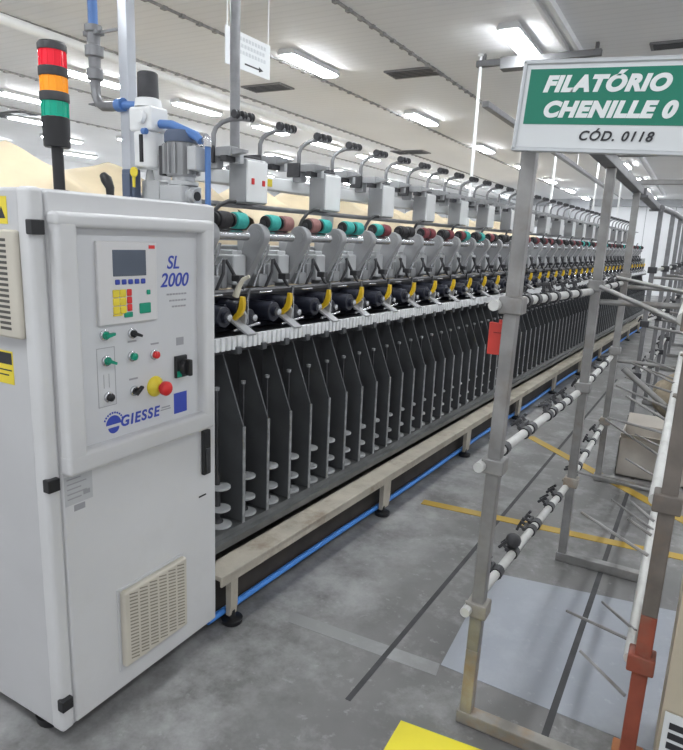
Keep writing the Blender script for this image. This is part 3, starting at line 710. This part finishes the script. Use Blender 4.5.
# column
cx_, cy_ = -2.165, 1.965
sc_ = thing('steel_column', 'bright square steel column rising to the ceiling behind the cabinet', 'column', (cx_, cy_, 1.718))
q = MB((cx_, cy_, 1.718)); q.box(cx_-.026, cx_+.026, cy_-.024, cy_+.024, 1.718, CZ, .004); q.build('post', mat('column_zinc', (.52, .54, .58), .3, metal=.6, var=.12, scale=5), sc_)
q = MB((cx_, cy_, 1.718)); q.box(cx_-.07, cx_+.07, cy_-.06, cy_+.06, 1.718, 1.73, .002); q.build('base_plate', M_GREY, sc_)
# pipe with valve on the column's left
vp = thing('air_valve_line', 'grey valve and bent pipe hanging from a blue pipe left of the steel column', 'pipe', (-2.22, 1.95, 2.1))
def vb(): return MB((-2.16, 1.95, 2.1))
q = vb(); q.cyl((-2.285, 1.95, 2.44), (-2.285, 1.95, CZ), .020, 12); q.tube([(-2.12, 1.93, 2.12), (-2.05, 1.925, 2.115), (-2.0, 1.925, 2.11)], .016, 10); q.build('blue_pipe', M_BLUEP, vp)
q = vb(); q.lathe((-2.285, 1.95, 2.20), (0, 0, 1), [(0, .020), (.03, .024), (.035, .034), (.075, .034), (.08, .024), (.12, .026), (.125, .038), (.165, .038), (.17, .026), (.215, .028), (.22, .036), (.245, .036)], 16); q.box(-2.33, -2.24, 1.93, 1.97, 2.405, 2.425, .003); q.box(-2.285, -2.14, 1.945, 1.955, 2.41, 2.42); q.build('valve', M_ROD, vp)
q = vb(); q.tube([(-2.285, 1.95, 2.21), (-2.283, 1.95, 2.17), (-2.265, 1.948, 2.14), (-2.235, 1.945, 2.125), (-2.18, 1.94, 2.12), (-2.10, 1.93, 2.12)], .020, 12); q.build('bent_pipe', M_ROD, vp)
q = vb(); q.lathe((-2.13, 1.93, 2.12), (1, -.1, 0), [(0, .026), (.04, .026)], 14); q.build('pipe_joint', M_BLUEP, vp)
# key tag and dark block behind the cabinet top
q = MB((-2.03, 1.90, 1.718)); q.box(-2.115, -2.045, 1.87, 1.91, 1.718, 1.86, .006); q.box(-2.105, -2.06, 1.862, 1.87, 1.74, 1.84, .002)
tag(q.build('relay_box', M_BLUED, None, loc=(-2.03, 1.90, 1.718)), 'dark blue box at the foot of the steel column', 'box')
kt = thing('key_tag', 'yellow key tag hanging on the dark blue box', 'tag', (-2.0, 1.855, 1.79))
q = MB((-1.975, 1.855, 1.79)); q.prism(circ(-2.0, 1.845, .020, 0, 2*PI*15/16, 15), 'y', 1.852, 1.858); q.prism([(-2.008, 1.83), (-1.996, 1.83), (-1.998, 1.785), (-2.008, 1.788)], 'y', 1.852, 1.858); q.build('tag_plate', M_YELS, kt)

# ------------------------------------------------------------------ blue hose on the floor
q = MB(); pts = []
for i in range(60):
    u = -.03 + 14*i/59
    pts.append(W(-.056+.002*math.sin(u*1.7), u, FZ+.045+.006*math.sin(u*2.3)))
q.tube(pts, .015, 8); tag(q.build('air_hose', M_BLUE), 'bright blue air hose along the floor under the cream beam', 'hose')

# ------------------------------------------------------------------ tarpaulins behind
def tarp(xc, y0, y1, ztop, seed, label):
    rnd = random.Random(seed); q = MB((xc, (y0+y1)/2, FZ)); ny, ns = 60, 28
    peaks = [(y0 + (y1-y0)*f, rnd.uniform(.06, .16)) for f in (.16, .42, .68, .92)]
    ph = [rnd.uniform(0, 6.28) for _ in range(4)]
    V = []
    for i in range(ny+1):
        y = y0 + (y1-y0)*i/ny; row = []
        ridge = ztop - .10 + max(hh*max(0, 1-abs(y-py)/.55)**1.4 for py, hh in peaks)*1.6
        for j in range(ns+1):
            s = j/ns*2-1   # -1 front bottom ... 0 ridge ... 1 back bottom
            a = abs(s)
            fold = .05*math.sin(y*7+ph[0]+a*2)*a + .03*math.sin(y*15+ph[1])*a*a + .02*math.sin(y*4+ph[2]+a*5)
            if a < .45: x = a/.45*.62; z = ridge - .30*(a/.45)**1.3
            else: x = .62 + .12*(a-.45)/.55; z = (ridge-.30)*(1-(a-.45)/.55) + FZ*((a-.45)/.55) + .01
            x = (x + fold)*(-1 if s > 0 else 1)
            row.append(q._v((xc + x, y, z + .012*math.sin(y*9+a*8+ph[3])*(1 if a < .9 else 0))))
        V.append(row)
    for i in range(ny):
        for j in range(ns): q.bm.faces.new([V[i][j], V[i+1][j], V[i+1][j+1], V[i][j+1]])
    o = q.build('tarpaulin', M_TARP, None, 60, loc=(xc, (y0+y1)/2, FZ))
    return tag(o, label, 'tarpaulin', 'beige tarpaulins behind the spinning frame')
tarp(-4.9, 1.6, 5.4, 2.18, 3, 'beige tarpaulin peaked like a tent, behind the white cabinet and signal tower')
tarp(-4.9, 5.6, 9.6, 2.16, 5, 'beige tarpaulin seen between the first electrical boxes behind the frame')
tarp(-4.9, 9.8, 14.5, 2.14, 8, 'beige tarpaulin behind the middle of the spinning frame')
tarp(-4.9, 14.8, 20.0, 2.14, 12, 'beige tarpaulin behind the far end of the spinning frame')

# ------------------------------------------------------------------ arrow sign
asn = thing('arrow_sign', 'white hanging sign with black arrow behind the thick grey pole', 'sign', (-2.9, 3.75, 2.75))
AX = -2.9
def an(): return MB((AX, 3.75, 2.75))
q = an(); q.prism([(3.46, 2.715), (3.95, 2.715), (3.95, 2.945), (3.46, 2.945)], 'x', AX-.004, AX+.004); q.build('board', M_SIGNW, asn)
q = an(); q.box(AX+.004, AX+.006, 3.66, 3.82, 2.752, 2.762); q.prism([(3.82, 2.740), (3.87, 2.757), (3.82, 2.774)], 'x', AX+.004, AX+.006); q.build('arrow', M_INKK, asn)
q = an()
for j, (a_, b_) in enumerate(((3.50, 3.88), (3.52, 3.86), (3.50, 3.88))):
    y = a_
    while y < b_: q.box(AX+.004, AX+.0055, y, y+.022, 2.895-j*.042, 2.918-j*.042); y += .034
q.build('faint_print', mat('faint_ink', (.58, .6, .62), .6), asn)
q = an()
for y in (3.48, 3.93): q.cyl((AX, y, 2.94), (AX, y, CZ), .004, 6)
q.build('hanging_wire', M_CONDW, asn)

# ------------------------------------------------------------------ creel racks
def sqpost(q, x, y, z0, z1, w=.043, lean=0.0):
    n0 = len(q.bm.verts); q.box(x-w/2, x+w/2, y-w/2, y+w/2, z0, z1, .004)
    q.bm.verts.ensure_lookup_table()
    for v in list(q.bm.verts)[n0:]: v.co.x += lean*(v.co.z + q.off.z - FZ)
rk = thing('creel_rack', 'near galvanised steel creel rack of square posts standing across the aisle', 'rack', (-.25, 3.3, FZ))
ro = (-.25, 3.3, FZ)
def rb(): return MB(ro)
LP = [(-.497, 1.92), (-.425, 3.34), (-.425, 4.75)]; RXP = .022; LEAN = (.0135, 0, 0)
LV = (.40, .92, 1.44)
for i, (x, y) in enumerate(LP):
    q = rb(); sqpost(q, x, y, FZ+.03 if i else FZ+.30, 2.0, lean=LEAN[i]); p_ = q.build('post', M_GALV, rk)
    if i == 0:
        q = rb(); sqpost(q, x, y, FZ+.02, FZ+.301, lean=LEAN[i]); q.build('rusty_foot', M_GALVR, p_)
    q = rb(); q.box(x-.03, RXP+.03, y-.025, y+.025, FZ+.002, FZ+.05, .004); q.build('floor_bar', M_GALVR if i == 0 else M_GALV, rk)
    for z in LV:
        q = rb(); xl = x + LEAN[i]*(z-FZ); q.box(xl-.036, xl+.036, y-.034, y+.034, z-.026, z+.026, .005); q.cyl((xl-.036, y, z), (xl-.046, y, z), .010, 8); q.build('clamp', M_GALV if z > .5 else M_GALVR, rk)
    q = rb(); q.box(RXP-.022, RXP+.022, y-.022, y+.022, FZ+.03 if i else FZ+.62, 2.0, .004); p_ = q.build('post', M_GALVD, rk)
    if i == 0:
        q = rb(); q.box(RXP-.0225, RXP+.0225, y-.0225, y+.0225, FZ+.03, FZ+.62, .004); q.build('red_foot', M_RED, p_)
    for z in LV:
        q = rb(); q.box(RXP-.040, RXP+.036, y-.034, y+.034, z-.028, z+.028, .005); q.build('clamp', M_RED if (i == 0 and z < .5) else M_GALVD, rk)
# small orange clamp low on the first right post
q = rb(); q.box(RXP-.045, RXP+.045, 1.88, 1.962, .03, .075, .005); q.build('clamp', mat('orange_clamp', (.45, .17, .06), .5, var=.15), rk)
# long tubes; left ones a little outside the posts
for z in LV:
    q = rb(); q.cyl((-.520, 1.86, z), (-.445, 3.34, z-.03), .017, 12); q.cyl((-.445, 3.34, z-.03), (-.445, 4.95, z-.05), .017, 12); q.build('long_tube', M_WTUBE, rk)
    q = rb(); q.cyl((RXP-.035, 1.90, z+.005), (RXP-.035, 4.95, z), .017, 12); q.build('long_tube', M_WTUBE, rk)
q = rb(); q.box(-.46, -.40, 1.85, 4.95, 2.0, 2.05, .004); q.build('top_rail', M_ROD, rk)
q = rb(); q.box(RXP-.03, RXP+.03, 1.85, 4.95, 2.0, 2.05, .004); q.build('top_rail', M_ROD, rk)
for y in (1.92, 3.34, 4.75):
    q = rb(); q.box(-.50, RXP+.02, y-.02, y+.02, 2.05, 2.08, .003); q.build('top_cross_bar', M_GALV, rk)
# dark bobbin clips on the left tubes
def clip(par, x, y, z, ball=False, s=1.0):
    q = rb(); rr = random.Random(int(y*1000+z*77))
    q.lathe((x, y-.022*s, z), (0, 1, 0), [(0, .024*s), (.044*s, .024*s)], 12)
    a = rr.uniform(-.6, .6); d = Vector((-math.cos(a+.9), 0, math.sin(a+.9))); e = Vector((d.z, 0, -d.x))
    c = Vector((x, y, z))
    for sx in (-1, 1):
        o2 = Vector((0, sx*.022*s, 0))
        q.tube([c+o2-d*.020*s, c+o2+d*.062*s], .0075*s, 6)
        q.tube([c+o2+d*.055*s-e*.026*s, c+o2+d*.055*s+e*.026*s], .007*s, 6)
    q.tube([c+d*.03*s-Vector((0, .034*s, 0)), c+d*.03*s+Vector((0, .034*s, 0))], .009*s, 6)
    if ball: q.sphere((x-.005, y, z+.055*s), .034*s, 2)
    q.build('bobbin_clip', M_DARK, par)
def tubex(y): return -.520 + (y-1.86)/(3.34-1.86)*.075 if y < 3.34 else -.445
def tubez(z, y): return z - .03*(y-1.86)/1.48 if y < 3.34 else z-.03-.02*(y-3.34)/1.6
for zi, z in enumerate(LV):
    for j, y in enumerate(((2.20, 2.40, 2.66, 2.74, 2.98, 3.14, 3.52, 3.72, 4.0, 4.3, 4.55), (2.12, 2.38, 2.46, 2.72, 2.80, 2.95, 3.1, 3.5, 3.8, 4.1, 4.4), (2.08, 2.2, 2.32, 2.45, 2.6, 2.8, 3.0, 3.6, 4.0, 4.4))[zi]):
        clip(rk, tubex(y), y, tubez(z, y), ball=(zi == 0 and j == 1), s=.95)
# thin pegs pointing inward from the right tubes
for (yb, zb, tip) in ((2.00, .405, (-.235, 2.16, .345)), (2.04, .42, (-.128, 2.24, .375)), (1.98, .22, (-.165, 2.06, .272)), (2.10, .66, (-.235, 2.20, .712)), (2.22, .68, (-.088, 2.22, .72)),
                      (2.5, .62, (-.10, 2.55, .66)), (2.75, .90, (-.25, 2.86, .90)), (2.95, .90, (-.20, 3.0, .98)), (3.2, .90, (-.27, 3.3, .96)), (3.45, .93, (-.25, 3.5, .97)), (3.7, .93, (-.25, 3.8, 1.0)), (4.0, .90, (-.24, 4.05, .95)), (4.3, .90, (-.22, 4.35, .95)), (2.9, .42, (-.2, 3.05, .46)), (3.6, .42, (-.2, 3.7, .47)), (4.2, .42, (-.2, 4.3, .46))):
    q = rb(); q.tube([(RXP-.03, yb, zb), tip], [.006, .005], 6); q.build('peg', M_GALV, rk)
# cross tubes inside the rack
for (p0, p1, r_) in (((-.40, 3.34, 1.362), (RXP, 3.34, 1.372), .014), ((-.25, 3.30, 1.05), (.0, 3.30, .86), .015), ((-.41, 4.75, 1.37), (RXP, 4.75, 1.37), .014), ((-.41, 4.75, .85), (RXP, 4.75, .85), .014), ((-.41, 3.34, .46), (RXP, 3.34, .44), .008), ((-.35, 2.9, 1.46), (RXP-.03, 2.2, 1.40), .010), ((-.40, 4.0, 1.46), (RXP-.03, 3.0, 1.45), .010), ((-.42, 4.7, .42), (RXP, 4.0, .40), .008)):
    q = rb(); q.cyl(p0, p1, r_, 8); q.build('cross_tube', M_GALV, rk)
# second rack further on
r2 = thing('creel_rack', 'far creel rack of dark square posts continuing beyond the near one', 'rack', (-.2, 8.0, FZ))
def rc(): return MB((-.2, 8.0, FZ))
SP = [(-.375, 6.75), (-.30, 7.55), (-.26, 8.6), (-.24, 10.0), (-.22, 11.4), (-.20, 12.8)]
for (x, y) in SP:
    q = rc(); sqpost(q, x, y, FZ+.02, 2.0); q.build('post', M_ROD, r2)
    q = rc(); q.box(x-.03, x+.5, y-.025, y+.025, FZ+.002, FZ+.05, .004); q.build('floor_bar', M_GALV, r2)
    q = rc(); sqpost(q, x+.45, y, FZ+.02, 2.0); q.build('post', M_ROD, r2)
    for z in LV:
        q = rc(); q.box(x-.04, x+.04, y-.04, y+.04, z-.03, z+.03, .005); q.build('clamp', M_DARK, r2)
for z in LV:
    q = rc(); q.tube([(x-.02, y, z) for x, y in SP], .017, 8); q.build('long_tube', M_WTUBE, r2)
    q = rc(); q.tube([(x+.43, y, z) for x, y in SP], .017, 8); q.build('long_tube', M_WTUBE, r2)
q = rc(); q.tube([(x, y, 2.02) for x, y in SP], .03, 8); q.build('top_rail', M_ROD, r2)
q = rc(); q.tube([(x+.45, y, 2.02) for x, y in SP], .03, 8); q.build('top_rail', M_ROD, r2)
for (x, y) in SP:
    q = rc(); q.cyl((x, y, 1.37), (x+.45, y, 1.37), .014, 8); q.build('cross_tube', M_GALV, r2)
    q = rc(); q.cyl((x, y, .9), (x+.45, y, .85), .014, 8); q.build('cross_tube', M_GALV, r2)
rb_save = rb
def rb(): return MB((-.2, 8.0, FZ))
for z in (.40, .92):
    for j in range(9):
        y = 6.95 + j*.42
        x = -.37 + (y-6.75)*.06 if y < 8.6 else -.26
        clip(r2, x-.02, y, z, s=1.1)
rb = rb_save
# link tubes between the racks lie on the near rack's top rail height
q = MB((-.42, 5.85, 2.0)); q.box(-.455, -.385, 4.97, 6.70, 2.0, 2.05, .004); q.box(-.47, -.37, 4.96, 5.02, 1.985, 2.0); q.box(-.47, -.37, 6.64, 6.71, 1.985, 2.0)
tag(q.build('link_rail', M_ROD, None, loc=(-.42, 5.85, 2.0)), 'dark overhead rail joining the near creel rack to the far one', 'rail')
# suspended rail beyond the sign
sr = thing('suspended_rail', 'thin dark rail hung below the ceiling over the aisle', 'rail', (-1.8, 9.5, 2.8))
q = MB((-1.8, 9.5, 2.8)); q.box(-1.83, -1.77, 5.6, 13.8, 2.78, 2.83, .004); q.build('rail_bar', M_ROD, sr)
for y in (7.2, 10.3, 13.4):
    q = MB((-1.8, 9.5, 2.8)); q.cyl((-1.8, y, 2.83), (-1.8, y, CZ), .006, 6); q.build('hanger', M_CONDW, sr)

# red tag
q = MB((-.53, 1.955, 1.33)); q.box(-.552, -.478, 1.948, 1.958, 1.275, 1.378, .002); q.box(-.522, -.512, 1.95, 1.956, 1.378, 1.388)
tg = tag(q.build('red_tag', M_TAG, None, loc=(-.53, 1.955, 1.33)), 'small red plastic tag fixed to the first creel post', 'tag')
q = MB((-.53, 1.955, 1.33)); q.box(-.536, -.482, 1.9465, 1.948, 1.345, 1.349); q.build('tag_slot', mat('tag_dark', (.3, .02, .015), .6), tg)

# cartons and sack
cbx = thing('cardboard_box', 'open dusty cardboard box on the floor inside the creel rack', 'box', (-.10, 5.15, FZ))
def kb(): return MB((-.10, 5.15, FZ))
q = kb()
for (x0, x1, y0, y1) in ((-.33, .16, 4.95, 4.958), (-.33, .16, 5.40, 5.408), (-.33, -.322, 4.95, 5.408), (.152, .16, 4.95, 5.408)): q.box(x0, x1, y0, y1, FZ+.001, .24)
q.box(-.33, .16, 4.95, 5.408, FZ+.001, FZ+.01); q.build('box_walls', M_CARDG, cbx)
q = kb(); q.prism([(4.953, .239), (4.957, .239), (4.86, .30), (4.856, .297)], 'x', -.32, .15); q.build('box_flap', M_CARDG, cbx)
q = kb(); q.prism([(5.402, .239), (5.406, .239), (5.50, .31), (5.496, .313)], 'x', -.32, .15); q.build('box_flap', M_CARDG, cbx)
ct = thing('tall_carton', 'tall beige carton at the right edge beside the red-footed creel post', 'box', (.25, 2.0, FZ))
def tb(): return MB((.25, 2.0, FZ))
q = tb(); q.prism([(.092, 1.83), (.46, 1.80), (.48, 2.25), (.105, 2.28)], 'z', FZ+.001, .86, .004); q.build('carton_body', M_CARD, ct)
q = tb(); q.prism([(.10, 1.822), (.26, 1.809), (.26, 1.806), (.10, 1.819)], 'z', .16, .33); lb = q.build('paper_label', M_SIGNW, ct)
q = tb()
for j in range(4): q.prism([(.115, 1.8175), (.17+.02*(j % 2), 1.8135), (.17+.02*(j % 2), 1.811), (.115, 1.815)], 'z', .185+j*.032, .205+j*.032)
q.build('label_print', M_INKK, lb)
q = MB((.0, 7.0, FZ)); q.sphere((.0, 7.0, .17), .22, 4)
rr = random.Random(4); ph = [rr.uniform(0, 6) for _ in range(6)]
for v in q.bm.verts:
    d = v.co + Vector((.0, 0, 0)); n = .025*math.sin(v.co.x*22+ph[0])*math.sin(v.co.z*19+ph[1]) + .02*math.sin(v.co.y*31+ph[2]+v.co.z*13)
    c0_ = Vector((0, 0, .17-FZ)); dd = (v.co - c0_); v.co = c0_ + dd*(1+n*4); v.co.z = max(.002, v.co.z*1.05)
tag(q.build('cloth_sack', M_SACK, None, 70, loc=(.0, 7.0, FZ)), 'lumpy beige cloth sack on the floor by the far creel rack', 'sack')

# ------------------------------------------------------------------ green and white sign
sg = thing('department_sign', 'green and white hanging sign for the spinning area at the end of the creel rack', 'sign', (-.245, 1.86, 2.0))
R_ = math.radians(-3.4)
sg.rotation_euler = (0, 0, 0)
roll = Matrix.Rotation(-R_, 4, 'Y') if False else Matrix.Rotation(math.radians(3.4), 4, 'Y')
sg.matrix_local = Matrix.Translation((-.232, 1.855, 1.987)) @ roll
q = MB(); q.box(-.262, .272, -.008, .006, -.116, .106, .004); q.build('board', M_SIGNW, sg)
q = MB()
for (x0, x1, z0, z1) in ((-.268, .278, -.122, -.110), (-.268, .278, .102, .114), (-.268, -.257, -.121, .113), (.267, .278, -.121, .113)): q.box(x0, x1, -.014, .010, z0, z1, .003)
q.build('sign_frame', M_FRAMEAL, sg)
q = MB(); q.box(-.246, .262, -.0095, -.007, -.050, .090); q.build('green_field', M_SIGNG, sg)
def sgm(x, z, w=.80): return Matrix.Translation((x, -.0102, z)) @ Matrix.Rotation(PI/2, 4, 'X') @ Matrix.Diagonal((w, 1, 1, 1))
text('FILATÓRIO', 'lettering', M_SIGNT, sg, .0530, sgm(-.205, .050, 1.08), 'LEFT', .25, .0032, space=1.10)
text('CHENILLE 0', 'lettering', M_SIGNT, sg, .0530, sgm(-.198, -.014, 1.08), 'LEFT', .25, .0032, space=1.10)
text('CÓD. 0118', 'lettering', M_INKK, sg, .0340, sgm(-.002, -.079, 1.0), 'CENTER', .25, .0007, space=1.15)
q = MB()
for x in (-.2, .22): q.box(x-.012, x+.012, .006, .03, -.12, .11, .002)
q.build('bracket', M_GALV, sg)

# ------------------------------------------------------------------ lift everything so the floor is z = 0
for o in list(COL.objects):
    if o.parent is None: o.location.z += -FZ

# ------------------------------------------------------------------ camera
f = 620.; cx, cy = 341.5, 375.
y = Vector((700-cx, -(253-cy), -f)).normalized(); h = Vector((1, -.042, 0))
up = h.cross(y); up.normalize()
if up.y < 0: up = -up
x = y.cross(up)
Rw = Matrix((x, y, up))
cam = bpy.data.cameras.new('camera'); cam.sensor_fit = 'VERTICAL'; cam.sensor_height = 24; cam.lens = f*24/750
cam.clip_start = .05; cam.clip_end = 200
co = bpy.data.objects.new('camera', cam); COL.objects.link(co)
co.matrix_world = Matrix.Translation((0, 0, 1.62-FZ)) @ Rw.to_4x4()
sc.camera = co

# ------------------------------------------------------------------ world and view
w = bpy.data.worlds.new('hall_ambient'); sc.world = w; w.use_nodes = True
w.node_tree.nodes['Background'].inputs['Color'].default_value = (.93, .96, 1, 1)
w.node_tree.nodes['Background'].inputs['Strength'].default_value = 1.05
sc.view_settings.view_transform = 'Standard'
sc.view_settings.look = 'None'
sc.view_settings.exposure = 0.0
